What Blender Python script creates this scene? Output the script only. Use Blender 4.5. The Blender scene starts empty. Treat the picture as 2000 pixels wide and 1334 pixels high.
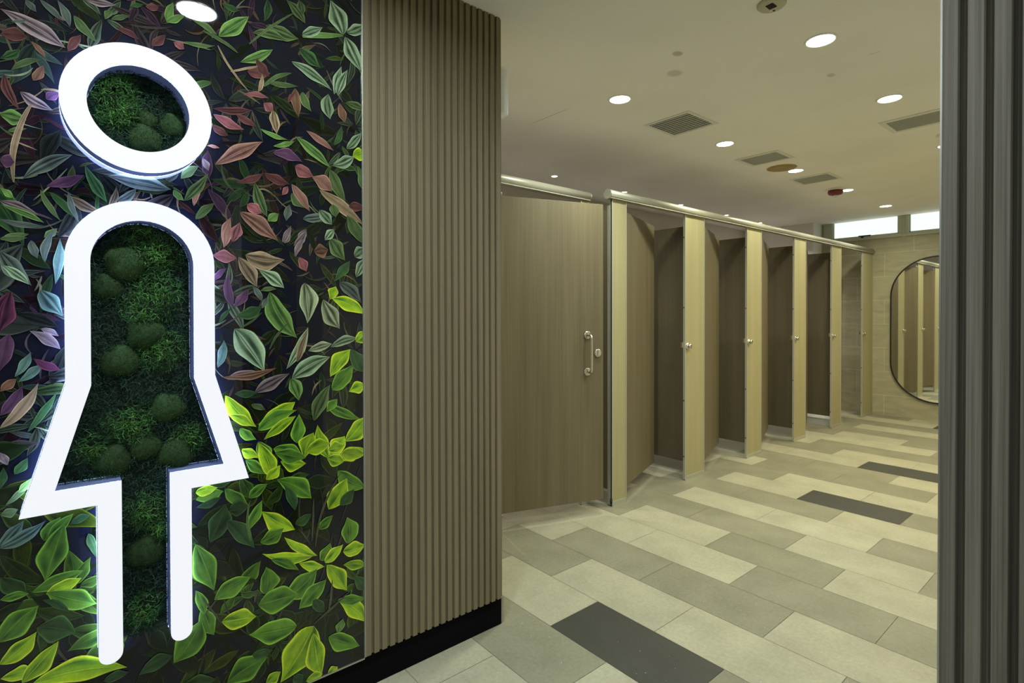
import bpy, bmesh, math, random
from mathutils import Vector, Matrix

SC = bpy.context.scene
COL = SC.collection
R = math.radians

# ------------------------------------------------------------------ camera
CAM_H, YAW, PITCH, ROLL = 1.3062, 0.876547, -0.009491, -0.002059
cam_data = bpy.data.cameras.new('camera'); cam = bpy.data.objects.new('camera', cam_data); COL.objects.link(cam)
_fw = Vector((-math.sin(YAW)*math.cos(PITCH), math.cos(YAW)*math.cos(PITCH), math.sin(PITCH)))
_rt = Vector((math.cos(YAW), math.sin(YAW), 0)); _up = _rt.cross(_fw)
_r2 = _rt*math.cos(ROLL)+_up*math.sin(ROLL); _u2 = -_rt*math.sin(ROLL)+_up*math.cos(ROLL)
_m = Matrix((_r2, _u2, -_fw)).transposed().to_4x4(); _m.translation = (0, 0, CAM_H)
cam.matrix_world = _m
cam_data.sensor_width = 36; cam_data.lens = 1047.56/2000*36
cam_data.shift_y = -(667-623.96)/2000
cam_data.clip_start = 0.02; cam_data.clip_end = 60
SC.camera = cam

# ------------------------------------------------------------------ world, colour management
world = bpy.data.worlds.new('world'); SC.world = world; world.use_nodes = True
world.node_tree.nodes['Background'].inputs[0].default_value = (0.85, 0.93, 1.0, 1)
world.node_tree.nodes['Background'].inputs[1].default_value = 0.6
SC.view_settings.view_transform = 'Standard'; SC.view_settings.look = 'None'
SC.view_settings.gamma = 1; SC.view_settings.use_curve_mapping = False
SC.view_settings.exposure = 0.12
try:
    SC.cycles.use_denoising = True
    SC.cycles.max_bounces = 10; SC.cycles.diffuse_bounces = 5; SC.cycles.glossy_bounces = 5
    SC.cycles.sample_clamp_indirect = 8
except Exception: pass

CEIL = 2.538
LAMP_W = 12.5            # watts of each large ceiling lamp
SPOT_W = 8.0             # watts of each small cubicle lamp
LAMP_C = (0.93, 1.0, 0.86)
DEEP_C = (0.96, 0.97, 0.72)
LOBBY_C = (0.88, 1.0, 1.06)
FACE_E, BACK_E = 0.82, 27.0    # sign: front acrylic, halo light at its back
# ------------------------------------------------------------------ helpers
def lin(c):
    return tuple((x/12.92 if x <= .04045 else ((x+.055)/1.055)**2.4) for x in c)
def srgb(r, g, b): return lin((r/255, g/255, b/255))

def link(name, me, m=None, parent=None):
    o = bpy.data.objects.new(name, me); COL.objects.link(o)
    if m is not None:
        for mm in (m if isinstance(m, (list, tuple)) else [m]): me.materials.append(mm)
    if parent is not None: o.parent = parent
    return o
def tag(o, label=None, cat=None, group=None, kind=None):
    if label: o['label'] = label
    if cat: o['category'] = cat
    if group: o['group'] = group
    if kind: o['kind'] = kind
    return o
def empty(name, loc, rz=0):
    o = bpy.data.objects.new(name, None); COL.objects.link(o); o.location = loc; o.rotation_euler = (0, 0, rz)
    o.empty_display_size = .1
    return o
def copy_tree(o, parent=None):
    c = o.copy(); COL.objects.link(c)
    if parent is not None: c.parent = parent
    for ch in [x for x in SC.objects if x.parent == o]: copy_tree(ch, c)
    return c

class MB:
    """collects vertices and faces, then links them as one mesh object"""
    def __init__(s): s.v = []; s.f = []; s.mi = []; s.sm = []
    def quad(s, pts, mi=0, sm=False):
        n = len(s.v); s.v += [tuple(p) for p in pts]; s.f.append(tuple(range(n, n+len(pts)))); s.mi.append(mi); s.sm.append(sm)
    def box(s, x0, x1, y0, y1, z0, z1, mi=0):
        n = len(s.v)
        s.v += [(x, y, z) for x in (x0, x1) for y in (y0, y1) for z in (z0, z1)]
        for f in ((0,1,3,2),(4,6,7,5),(0,4,5,1),(2,3,7,6),(0,2,6,4),(1,5,7,3)):
            s.f.append(tuple(n+i for i in f)); s.mi.append(mi); s.sm.append(False)
    def lathe(s, prof, seg=32, mat=None, close_end=True, mi=0, sm=True):
        """prof: [(r, z)...] revolved about local z; mat: Matrix placing it"""
        mat = mat or Matrix(); n = len(s.v)
        for r, z in prof:
            for k in range(seg):
                a = 2*math.pi*k/seg; s.v.append(tuple(mat @ Vector((r*math.cos(a), r*math.sin(a), z))))
        for i in range(len(prof)-1):
            for k in range(seg):
                k2 = (k+1) % seg
                s.f.append((n+i*seg+k, n+i*seg+k2, n+(i+1)*seg+k2, n+(i+1)*seg+k)); s.mi.append(mi); s.sm.append(sm)
        if close_end:
            s.f.append(tuple(n+k for k in range(seg))[::-1]); s.mi.append(mi); s.sm.append(False)
            m = n+(len(prof)-1)*seg
            s.f.append(tuple(m+k for k in range(seg))); s.mi.append(mi); s.sm.append(False)
    def tube(s, pts, r, seg=12, mi=0):
        pts = [Vector(p) for p in pts]; n = len(s.v); ref = None
        for i, p in enumerate(pts):
            t = (pts[min(i+1, len(pts)-1)]-pts[max(i-1, 0)]).normalized()
            if ref is None: ref = t.orthogonal().normalized()
            ref = (ref - t*ref.dot(t)).normalized(); b = t.cross(ref)
            for k in range(seg):
                a = 2*math.pi*k/seg; s.v.append(tuple(p+ref*(r*math.cos(a))+b*(r*math.sin(a))))
        for i in range(len(pts)-1):
            for k in range(seg):
                k2 = (k+1) % seg
                s.f.append((n+i*seg+k, n+i*seg+k2, n+(i+1)*seg+k2, n+(i+1)*seg+k)); s.mi.append(mi); s.sm.append(True)
        s.f.append(tuple(n+k for k in range(seg))[::-1]); s.mi.append(mi); s.sm.append(False)
        m = n+(len(pts)-1)*seg
        s.f.append(tuple(m+k for k in range(seg))); s.mi.append(mi); s.sm.append(False)
    def prism(s, poly, ax, a, b, mi=0):
        """poly: closed 2-D outline; extruded from a to b along axis ax ('x','y','z')"""
        def P(p, t):
            return {'x': (t, p[0], p[1]), 'y': (p[0], t, p[1]), 'z': (p[0], p[1], t)}[ax]
        n = len(s.v); k = len(poly)
        s.v += [P(p, a) for p in poly] + [P(p, b) for p in poly]
        s.f.append(tuple(range(n, n+k))[::-1]); s.f.append(tuple(range(n+k, n+2*k)))
        s.mi += [mi, mi]; s.sm += [False, False]
        for i in range(k):
            j = (i+1) % k; s.f.append((n+i, n+j, n+k+j, n+k+i)); s.mi.append(mi); s.sm.append(False)
    def build(s, name, m, parent=None, bevel=0, recalc=True):
        me = bpy.data.meshes.new(name); me.from_pydata(s.v, [], s.f)
        me.polygons.foreach_set('material_index', s.mi); me.polygons.foreach_set('use_smooth', s.sm)
        if recalc:
            bm = bmesh.new(); bm.from_mesh(me); bmesh.ops.recalc_face_normals(bm, faces=bm.faces); bm.to_mesh(me); bm.free()
        me.update()
        o = link(name, me, m, parent)
        if bevel:
            b = o.modifiers.new('bevel', 'BEVEL'); b.width = bevel; b.segments = 2; b.limit_method = 'ANGLE'; b.angle_limit = R(50)
        return o

# ------------------------------------------------------------------ materials
class NT:
    def __init__(s, name):
        s.m = bpy.data.materials.new(name); s.m.use_nodes = True; s.t = s.m.node_tree
        s.b = s.t.nodes['Principled BSDF']
    def n(s, ty, **kw):
        nd = s.t.nodes.new(ty)
        for k, v in kw.items():
            if k.startswith('i_'): nd.inputs[k[2:].replace('_', ' ')].default_value = v
            else: setattr(nd, k, v)
        return nd
    def l(s, a, b): s.t.links.new(a, b)
    def set(s, **kw):
        for k, v in kw.items(): s.b.inputs[k.replace('_', ' ')].default_value = v
def c4(c): return (c[0], c[1], c[2], 1)

def flat(name, col, rough=.5, metal=0, coat=0, spec=.5, noise=0, nscale=8, stretch=(1, 1, 1), bump=0, bscale=60):
    t = NT(name); t.set(Base_Color=c4(col), Roughness=rough, Metallic=metal, Coat_Weight=coat)
    t.b.inputs['Specular IOR Level'].default_value = spec
    if noise or bump:
        tc = t.n('ShaderNodeTexCoord'); mp = t.n('ShaderNodeMapping'); mp.inputs['Scale'].default_value = stretch
        t.l(tc.outputs['Object'], mp.inputs['Vector'])
    if noise:
        nz = t.n('ShaderNodeTexNoise'); nz.inputs['Scale'].default_value = nscale; nz.inputs['Detail'].default_value = 6
        t.l(mp.outputs[0], nz.inputs['Vector'])
        cr = t.n('ShaderNodeValToRGB'); cr.color_ramp.elements[0].position = .3; cr.color_ramp.elements[1].position = .7
        cr.color_ramp.elements[0].color = c4([x*(1-noise) for x in col]); cr.color_ramp.elements[1].color = c4([min(1, x*(1+noise)) for x in col])
        t.l(nz.outputs['Fac'], cr.inputs[0]); t.l(cr.outputs[0], t.b.inputs['Base Color'])
    if bump:
        n2 = t.n('ShaderNodeTexNoise'); n2.inputs['Scale'].default_value = bscale; n2.inputs['Detail'].default_value = 4
        t.l(mp.outputs[0], n2.inputs['Vector'])
        bp = t.n('ShaderNodeBump'); bp.inputs['Strength'].default_value = bump; bp.inputs['Distance'].default_value = .002
        t.l(n2.outputs['Fac'], bp.inputs['Height']); t.l(bp.outputs[0], t.b.inputs['Normal'])
    return t.m

def grain(name, c1, c2, rough=.55, sx=160, sz=2.2, bump=.15, spec=.35):
    """fine vertical wood grain: noise squeezed across, drawn out along z"""
    t = NT(name); t.set(Roughness=rough); t.b.inputs['Specular IOR Level'].default_value = spec
    g = t.n('ShaderNodeNewGeometry'); mp = t.n('ShaderNodeMapping'); mp.inputs['Scale'].default_value = (sx, sx, sz)
    t.l(g.outputs['Position'], mp.inputs['Vector'])
    n1 = t.n('ShaderNodeTexNoise'); n1.inputs['Scale'].default_value = 1; n1.inputs['Detail'].default_value = 5; n1.inputs['Roughness'].default_value = .65
    t.l(mp.outputs[0], n1.inputs['Vector'])
    m2 = t.n('ShaderNodeMapping'); m2.inputs['Scale'].default_value = (14, 14, .7); t.l(g.outputs['Position'], m2.inputs['Vector'])
    n2 = t.n('ShaderNodeTexNoise'); n2.inputs['Scale'].default_value = 1; n2.inputs['Detail'].default_value = 3; t.l(m2.outputs[0], n2.inputs['Vector'])
    ad = t.n('ShaderNodeMath', operation='MULTIPLY_ADD'); ad.inputs[1].default_value = .45; t.l(n2.outputs['Fac'], ad.inputs[0])
    mu = t.n('ShaderNodeMath', operation='MULTIPLY'); mu.inputs[1].default_value = .6; t.l(n1.outputs['Fac'], mu.inputs[0]); t.l(mu.outputs[0], ad.inputs[2])
    cr = t.n('ShaderNodeValToRGB'); cr.color_ramp.elements[0].position = .36; cr.color_ramp.elements[1].position = .68
    cr.color_ramp.elements[0].color = c4(c1); cr.color_ramp.elements[1].color = c4(c2)
    t.l(ad.outputs[0], cr.inputs[0]); t.l(cr.outputs[0], t.b.inputs['Base Color'])
    bp = t.n('ShaderNodeBump'); bp.inputs['Strength'].default_value = bump; bp.inputs['Distance'].default_value = .001
    t.l(n1.outputs['Fac'], bp.inputs['Height']); t.l(bp.outputs[0], t.b.inputs['Normal'])
    return t.m

def emis(name, col, st):
    t = NT(name); t.set(Base_Color=c4((.1, .1, .1)), Roughness=.4, Emission_Color=c4(col), Emission_Strength=st)
    return t.m

def attr_mat(name, rough=.5, coat=0, coat_r=.05, spec=.5, nz=.25, nscale=90, bump=0, bscale=200, speck=0, stain=0):
    t = NT(name); t.set(Roughness=rough, Coat_Weight=coat, Coat_Roughness=coat_r); t.b.inputs['Specular IOR Level'].default_value = spec
    a = t.n('ShaderNodeAttribute', attribute_name='Col'); g = t.n('ShaderNodeNewGeometry')
    n1 = t.n('ShaderNodeTexNoise'); n1.inputs['Scale'].default_value = nscale; n1.inputs['Detail'].default_value = 7; n1.inputs['Roughness'].default_value = .7
    t.l(g.outputs['Position'], n1.inputs['Vector'])
    mr = t.n('ShaderNodeMapRange'); mr.inputs['From Min'].default_value = .3; mr.inputs['From Max'].default_value = .7
    mr.inputs['To Min'].default_value = 1-nz; mr.inputs['To Max'].default_value = 1+nz; t.l(n1.outputs['Fac'], mr.inputs['Value'])
    mx = t.n('ShaderNodeVectorMath', operation='SCALE'); t.l(a.outputs['Color'], mx.inputs[0]); t.l(mr.outputs[0], mx.inputs['Scale'])
    out = mx.outputs[0]
    if stain:
        n3 = t.n('ShaderNodeTexNoise'); n3.inputs['Scale'].default_value = 5; n3.inputs['Detail'].default_value = 5; t.l(g.outputs['Position'], n3.inputs['Vector'])
        m3 = t.n('ShaderNodeMapRange'); m3.inputs['From Min'].default_value = .3; m3.inputs['From Max'].default_value = .7
        m3.inputs['To Min'].default_value = 1-stain; m3.inputs['To Max'].default_value = 1+stain; t.l(n3.outputs['Fac'], m3.inputs['Value'])
        s3 = t.n('ShaderNodeVectorMath', operation='SCALE'); t.l(out, s3.inputs[0]); t.l(m3.outputs[0], s3.inputs['Scale']); out = s3.outputs[0]
    if speck:
        vo = t.n('ShaderNodeTexVoronoi'); vo.inputs['Scale'].default_value = 55; t.l(g.outputs['Position'], vo.inputs['Vector'])
        lt = t.n('ShaderNodeMath', operation='LESS_THAN'); lt.inputs[1].default_value = .085; t.l(vo.outputs['Distance'], lt.inputs[0])
        sep = t.n('ShaderNodeSeparateColor'); t.l(vo.outputs['Color'], sep.inputs[0])
        g2 = t.n('ShaderNodeMath', operation='GREATER_THAN'); g2.inputs[1].default_value = .9; t.l(sep.outputs[0], g2.inputs[0])
        mm = t.n('ShaderNodeMath', operation='MULTIPLY'); t.l(lt.outputs[0], mm.inputs[0]); t.l(g2.outputs[0], mm.inputs[1])
        m4 = t.n('ShaderNodeMath', operation='MULTIPLY'); m4.inputs[1].default_value = speck; t.l(mm.outputs[0], m4.inputs[0])
        mc = t.n('ShaderNodeMix', data_type='RGBA'); mc.inputs['B'].default_value = (.75, .75, .65, 1)
        t.l(m4.outputs[0], mc.inputs['Factor']); t.l(out, mc.inputs['A']); out = mc.outputs['Result']
    t.l(out, t.b.inputs['Base Color'])
    if bump:
        n2 = t.n('ShaderNodeTexNoise'); n2.inputs['Scale'].default_value = bscale; t.l(g.outputs['Position'], n2.inputs['Vector'])
        bp = t.n('ShaderNodeBump'); bp.inputs['Strength'].default_value = bump; bp.inputs['Distance'].default_value = .001
        t.l(n2.outputs['Fac'], bp.inputs['Height']); t.l(bp.outputs[0], t.b.inputs['Normal'])
    return t.m

M = {}
M['slat'] = grain('fluted_wood', (.165, .135, .078), (.235, .196, .118), bump=.05)
M['slat_grey'] = grain('fluted_wood_grey', (.055, .047, .034), (.185, .165, .125), sx=230)
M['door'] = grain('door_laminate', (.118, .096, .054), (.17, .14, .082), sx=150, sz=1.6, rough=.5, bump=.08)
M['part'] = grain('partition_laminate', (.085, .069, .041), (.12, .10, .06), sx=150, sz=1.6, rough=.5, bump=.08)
M['pil'] = grain('pilaster_laminate', (.34, .305, .165), (.40, .36, .205), sx=120, sz=1.2, rough=.45, bump=.04)
M['alu'] = flat('satin_aluminium', (.52, .52, .46), .38, .85)
M['alu_trim'] = flat('edge_trim_aluminium', (.5, .5, .42), .45, .5)
M['rail'] = flat('rail_paint', (.38, .365, .295), .42, .3)
M['chrome'] = flat('brushed_chrome', (.62, .6, .52), .22, 1)
M['black'] = flat('gloss_black', (.005, .005, .006), .5, 0, 0, .02)
M['blackmetal'] = flat('black_metal', (.012, .012, .012), .4)
M['gap'] = flat('dark_rubber', (.01, .01, .01), .8)
M['darkclad'] = grain('dark_cladding', (.06, .05, .035), (.10, .085, .06))
M['plaster'] = flat('painted_plaster', (.72, .69, .66), .9, noise=.03, nscale=3)
M['white'] = flat('white_plastic', (.86, .88, .86), .45)
M['retn'] = flat('sign_return_metal', (.14, .18, .32), .4, .2)
M['retn'].node_tree.nodes['Principled BSDF'].inputs['Emission Color'].default_value = (.3, .42, 1, 1)  # faint blue emission on the returns stands in for spilled sign light
M['retn'].node_tree.nodes['Principled BSDF'].inputs['Emission Strength'].default_value = .07
M['face'] = emis('sign_acrylic', (.93, .955, 1.0), FACE_E)
M['halo'] = emis('sign_halo_light', (.38, .5, 1.0), BACK_E)
M['lampglow'] = emis('lamp_diffuser', (1, .97, .85), 14)
M['pane'] = emis('frosted_lit_pane', (.86, 1.0, .93), 1.0)
M['frame'] = flat('window_frame_paint', (.46, .49, .40), .5)
M['vent'] = flat('vent_white', (.74, .72, .66), .6)
M['ventslat'] = flat('vent_slat_grey', (.46, .47, .43), .5, .1)
M['dark'] = flat('dark_void', (.015, .015, .012), .9)
M['brass'] = flat('tinted_cover', (.36, .25, .07), .5, .2, noise=.25, nscale=14, stretch=(1, 4, 1))
M['red'] = flat('red_plastic', (.16, .018, .01), .35)
M['lens'] = flat('clear_lens', (.7, .7, .65), .1, 0, 1)
t = NT('mirror_glass'); t.set(Base_Color=(.86, .87, .84, 1), Metallic=1.0, Roughness=.02); M['mirror'] = t.m
t = NT('clear_glass'); t.set(Base_Color=(1, 1, 1, 1), Roughness=.02, Transmission_Weight=1.0); M['glass'] = t.m

# ceiling: painted board with smudges and hairline joints drawn in object space
def ceiling_mat():
    t = NT('ceiling_paint'); t.set(Roughness=.85); base = (.88, .86, .81)
    g = t.n('ShaderNodeNewGeometry')
    n0 = t.n('ShaderNodeTexNoise'); n0.inputs['Scale'].default_value = 1.7; n0.inputs['Detail'].default_value = 4; t.l(g.outputs['Position'], n0.inputs['Vector'])
    cr = t.n('ShaderNodeValToRGB'); cr.color_ramp.elements[0].position = .3; cr.color_ramp.elements[1].position = .75
    cr.color_ramp.elements[0].color = c4([x*.95 for x in base]); cr.color_ramp.elements[1].color = c4([x*1.03 for x in base])
    t.l(n0.outputs['Fac'], cr.inputs[0]); out = cr.outputs[0]
    sp = t.n('ShaderNodeSeparateXYZ'); t.l(g.outputs['Position'], sp.inputs[0])
    def spot(x, y, rx, ry, amt):
        nonlocal out
        sb = t.n('ShaderNodeVectorMath', operation='SUBTRACT'); sb.inputs[1].default_value = (x, y, CEIL); t.l(g.outputs['Position'], sb.inputs[0])
        ml = t.n('ShaderNodeVectorMath', operation='MULTIPLY'); ml.inputs[1].default_value = (1/rx, 1/ry, 0); t.l(sb.outputs[0], ml.inputs[0])
        ln = t.n('ShaderNodeVectorMath', operation='LENGTH'); t.l(ml.outputs[0], ln.inputs[0])
        mr = t.n('ShaderNodeMapRange', interpolation_type='SMOOTHSTEP'); mr.inputs['From Min'].default_value = .6; mr.inputs['From Max'].default_value = 1.15
        mr.inputs['To Min'].default_value = amt; mr.inputs['To Max'].default_value = 0; t.l(ln.outputs['Value'], mr.inputs['Value'])
        mx = t.n('ShaderNodeMix', data_type='RGBA'); mx.inputs['B'].default_value = (.25, .22, .16, 1)
        t.l(mr.outputs[0], mx.inputs['Factor']); t.l(out, mx.inputs['A']); out = mx.outputs['Result']
    spot(-1.457, 2.235, .024, .03, .55); spot(-1.585, 2.405, .04, .045, .35); spot(-1.082, 3.048, .02, .03, .35)
    spot(-2.42, 2.325, .2, .0022, .95); spot(-2.5, 1.95, .09, .002, .25); spot(-.86, 2.95, .03, .002, .7); spot(-3.0, 6.3, .5, .003, .3)
    t.l(out, t.b.inputs['Base Color'])
    return t.m
M['ceil'] = ceiling_mat()

# back wall: large stone-look tiles in running bond
def wall_tile():
    t = NT('stone_wall_tile'); t.set(Roughness=.55)
    g = t.n('ShaderNodeNewGeometry'); sp = t.n('ShaderNodeSeparateXYZ'); t.l(g.outputs['Position'], sp.inputs[0])
    cb = t.n('ShaderNodeCombineXYZ')
    ax = t.n('ShaderNodeMath', operation='ADD'); ax.inputs[1].default_value = 2.2312+6.2+.002; t.l(sp.outputs['X'], ax.inputs[0])
    az = t.n('ShaderNodeMath', operation='ADD'); az.inputs[1].default_value = .349+.002; t.l(sp.outputs['Z'], az.inputs[0])
    t.l(ax.outputs[0], cb.inputs[0]); t.l(az.outputs[0], cb.inputs[1])
    br = t.n('ShaderNodeTexBrick'); br.offset = .5; br.inputs['Scale'].default_value = 1
    br.inputs['Brick Width'].default_value = .62; br.inputs['Row Height'].default_value = .3045; br.inputs['Mortar Size'].default_value = .0035
    br.inputs['Color1'].default_value = (.39, .365, .25, 1); br.inputs['Color2'].default_value = (.36, .335, .228, 1)
    br.inputs['Mortar'].default_value = (.5, .47, .34, 1); br.inputs['Mortar Smooth'].default_value = .2
    t.l(cb.outputs[0], br.inputs['Vector'])
    mp = t.n('ShaderNodeMapping'); mp.inputs['Scale'].default_value = (1.5, 1.5, 5); t.l(g.outputs['Position'], mp.inputs['Vector'])
    nz = t.n('ShaderNodeTexNoise'); nz.inputs['Scale'].default_value = 2; nz.inputs['Detail'].default_value = 8; nz.inputs['Distortion'].default_value = 1.2
    t.l(mp.outputs[0], nz.inputs['Vector'])
    mr = t.n('ShaderNodeMapRange'); mr.inputs['From Min'].default_value = .3; mr.inputs['From Max'].default_value = .7; mr.inputs['To Min'].default_value = .86; mr.inputs['To Max'].default_value = 1.1
    t.l(nz.outputs['Fac'], mr.inputs['Value'])
    sc = t.n('ShaderNodeVectorMath', operation='SCALE'); t.l(br.outputs['Color'], sc.inputs[0]); t.l(mr.outputs[0], sc.inputs['Scale'])
    t.l(sc.outputs[0], t.b.inputs['Base Color'])
    return t.m
M['walltile'] = wall_tile()
M['floortile'] = attr_mat('stone_floor_tile', rough=.5, nz=.13, nscale=60, speck=.8, stain=.11, spec=.35)
M['grout'] = flat('floor_grout', (.2, .19, .14), .9)
M['print'] = attr_mat('printed_leaves', rough=.6, coat=1, coat_r=.02, nz=.2, nscale=45, spec=0)
M['moss'] = attr_mat('preserved_moss', rough=.9, nz=.35, nscale=120, spec=.2)

# ================================================================== STRUCTURE
XM = -1.757                     # mural face
Y_END = 1.407                   # free end of the sign wall
Y_BACK = 8.08
X_ROW = -2.36                   # front plane of the cubicle row
X_FAR = -3.93                   # wall behind the cubicles

# floor: every stone tile a bevel-free slab over the grout bed, rows 0.3 m, half-bond
def build_floor():
    mb = MB(); mb.box(-4.1, 2.6, -2.7, 8.3, -.06, -.0022, 1); cols = [None]*6
    Lc, Mc, Dc = (.345, .33, .24), (.215, .205, .145), (.042, .042, .034)
    PAL = {'L': Lc, 'M': Mc, 'D': Dc}
    # tiles by row, read from left to right starting at the joint near x=-2.83 (odd rows) or x=-2.53 (even rows)
    T = {-1: 'LLLL', 0: 'MMLL', 1: 'MLDML', 2: 'MLLMM', 3: 'LMMLL', 4: 'LLMML', 5: 'MLMLL', 6: 'MMLMM', 7: 'MLLML', 8: 'MMLLM', 9: 'MLDML',
         10: 'MLLML', 11: 'LMMLL', 12: 'MMLMM', 13: 'LLDDM', 14: 'MLLMM', 15: 'LMMML', 16: 'LLMML', 17: 'MLMLL', 18: 'MMMLL', 19: 'MLLMM', 20: 'MMMLL', 21: 'LLDML', 22: 'MLLMM'}
    T[13] = 'LLDML'
    rnd = random.Random(5); y0 = 1.251; gp = .0009
    for k in range(-14, 24):
        ya, yb = y0+.3*k, y0+.3*(k+1)
        if ya > 8.15: continue
        off = -1.008 if k % 2 else -1.313
        m0 = math.floor((-4.1-off)/.609)
        for m in range(m0, m0+13):
            xa = off+.609*m; xb = xa+.609
            if xa > 2.6 or xb < -4.1: continue
            i = m + 3 if k % 2 else m + 2
            row = T.get(k)
            if row and 0 <= i < len(row): ch = row[i]
            else: ch = rnd.choices('LMD', (.55, .4, .05))[0]
            j = rnd.uniform(.955, 1.045); c = [x*j for x in PAL[ch]]
            x0, x1 = max(xa, -4.1)+gp, min(xb, 2.6)-gp
            mb.quad([(x0, ya+gp, 0), (x1, ya+gp, 0), (x1, yb-gp, 0), (x0, yb-gp, 0)]); cols.append(c)
    o = mb.build('floor', [M['floortile'], M['grout']], recalc=False)
    ca = o.data.color_attributes.new('Col', 'FLOAT_COLOR', 'CORNER'); n = 0
    for p in o.data.polygons:
        c = cols[p.index] or (.2, .2, .2)
        for li in p.loop_indices: ca.data[li].color = (c[0], c[1], c[2], 1)
    tag(o, kind='structure')
build_floor()

def struct(name, mb, m, parent=None, **k):
    o = mb.build(name, m, parent, **k)
    if parent is None: tag(o, kind='structure')
    return o
b = MB(); b.box(-4.1, 2.6, -2.7, 8.5, CEIL, CEIL+.12); struct('ceiling', b, M['ceil'])
b = MB(); b.box(-4.08, X_FAR, 1.3, 8.3, 0, CEIL); struct('wall_far', b, M['plaster'])
# partition wall that carries the mural and the fluted cladding
b = MB(); b.box(-1.95, -1.775, -2.6, Y_END-.012, 0, CEIL); struct('wall_left', b, M['plaster'])
b = MB(); b.box(-3.93, -1.95, 1.3, Y_END-.012, 0, CEIL); struct('wall_return', b, M['plaster'])
b = MB(); b.box(.36, .5, 1.21, 8.3, 0, CEIL); struct('wall_right', b, M['plaster'])
b = MB(); b.box(-2.0, 2.5, -2.7, -2.55, 0, CEIL); struct('wall_near', b, M['darkclad'])
b = MB(); b.box(2.45, 2.6, -2.55, 1.21, 0, CEIL); struct('wall_side', b, M['darkclad'])
b = MB(); b.box(-.19, 2.45, 1.085, 1.21, 0, CEIL); struct('wall_front', b, M['plaster'])
# back wall below the windows and its boxed-out duct
b = MB(); b.box(-3.93, .36, Y_BACK, Y_BACK+.15, 0, 2.275); b.box(-3.93, -2.955, Y_BACK, Y_BACK+.15, 2.275, CEIL)
struct('wall_back', b, M['walltile'])
b = MB(); b.box(-3.93, -2.975, 7.78, Y_BACK-.001, 0, CEIL); struct('wall_duct', b, M['plaster'])

# windows high in the back wall
def window(i, x0, x1, handle):
    y = Y_BACK
    f = MB(); f.box(x0-.035, x1+.035, y-.012, y+.07, 2.275, 2.318); f.box(x0-.035, x0, y-.012, y+.07, 2.318, CEIL-.001); f.box(x1, x1+.035, y-.012, y+.07, 2.318, CEIL-.001)
    root = empty('window_%d' % i, ((x0+x1)/2, y, 2.275)); tag(root, kind='structure')
    root.matrix_world = Matrix.Translation(((x0+x1)/2, y, 2.275))
    def ch(mb, nm, m, **k):
        o = mb.build(nm, m, None, **k); o.parent = root; o.matrix_parent_inverse = Matrix.Translation((-(x0+x1)/2, -y, -2.275)); return o
    ch(f, 'window_frame', M['frame'], bevel=.004)
    s = MB(); s.box(x0, x0+.012, y+.002, y+.05, 2.318, CEIL-.001); s.box(x1-.012, x1, y+.002, y+.05, 2.318, CEIL-.001); s.box(x0, x1, y+.002, y+.05, 2.318, 2.33)
    ch(s, 'sash', M['frame'])
    p = MB(); p.box(x0, x1, y+.03, y+.04, 2.318, CEIL-.001); ch(p, 'pane', M['pane'])
    if handle:
        h = MB(); h.box(-2.52, -2.38, y-.04, y-.026, 2.316, 2.332); h.box(-2.495, -2.465, y-.03, y-.012, 2.300, 2.332); ch(h, 'window_handle', M['blackmetal'], bevel=.002)
window(1, -2.838, -2.085, True)
window(2, -1.975, -1.22, False)
window(3, -1.11, -.36, False)
b = MB(); b.box(-2.955, -2.874, Y_BACK-.01, Y_BACK+.06, 2.275, CEIL-.001); struct('trim_1', b, M['frame'])
b = MB(); b.box(-2.05, -2.01, Y_BACK-.004, Y_BACK+.07, 2.275, CEIL-.001); b.box(-1.185, -1.145, Y_BACK-.004, Y_BACK+.07, 2.275, CEIL-.001); b.box(-.325, .36, Y_BACK, Y_BACK+.1, 2.275, CEIL-.001)
struct('trim_2', b, M['frame'])

# black recessed plinth under the mural and the cladding
b = MB(); b.box(-1.776, -1.762, -2.5, Y_END-.001, 0, .112); struct('baseboard_left', b, M['black'], bevel=.001)
b = MB(); b.box(-1.776, -1.764, Y_END-.001, Y_END+.012, 0, .11); struct('trim_3', b, M['alu'])

# ================================================================== FLUTED CLADDING
PITCH_ = .03062
def flute_profile(n, start_face=True, depth=.009):
    """open zig-zag profile along s (0..n*PITCH_), d = stand-off of the front"""
    pts = []
    for i in range(n):
        s0 = i*PITCH_; f = .0195; r = .0007
        pts += [(s0+.0002, 0), (s0+.0004, depth-r), (s0+.0004+r, depth), (s0+f-r, depth), (s0+f, depth-r), (s0+f+.0008, .0012)]
    pts.append((n*PITCH_+.0002-.0004, 0))
    return pts
root = empty('fluted_wall_panel', (-1.762, 1.1, .12))
tag(root, 'brown ribbed wood-look wall panel between the leaf mural and the cubicles', 'wall panel')
def child(mb, nm, m, root, **k):
    """mb in world coordinates, parented without moving it"""
    o = mb.build(nm, m, None, **k); o.parent = root
    loc = Matrix.Translation(root.location) @ Matrix.Rotation(root.rotation_euler.z, 4, 'Z'); o.matrix_parent_inverse = loc.inverted()
    return o
N1 = 20; Y0 = .7945
prof = [(-1.760+d+.001, Y0+s) for s, d in flute_profile(N1)]
poly = prof + [(-1.774, Y0+N1*PITCH_), (-1.774, Y0)]
b = MB(); b.prism(poly, 'z', .116, CEIL-.0015); child(b, 'ribbed_board', M['slat'], root)
b = MB(); b.box(-1.762-.012, -1.7495, Y0-.0035, Y0-.0005, .116, CEIL-.002); child(b, 'edge_strip', M['alu'], root)

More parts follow.
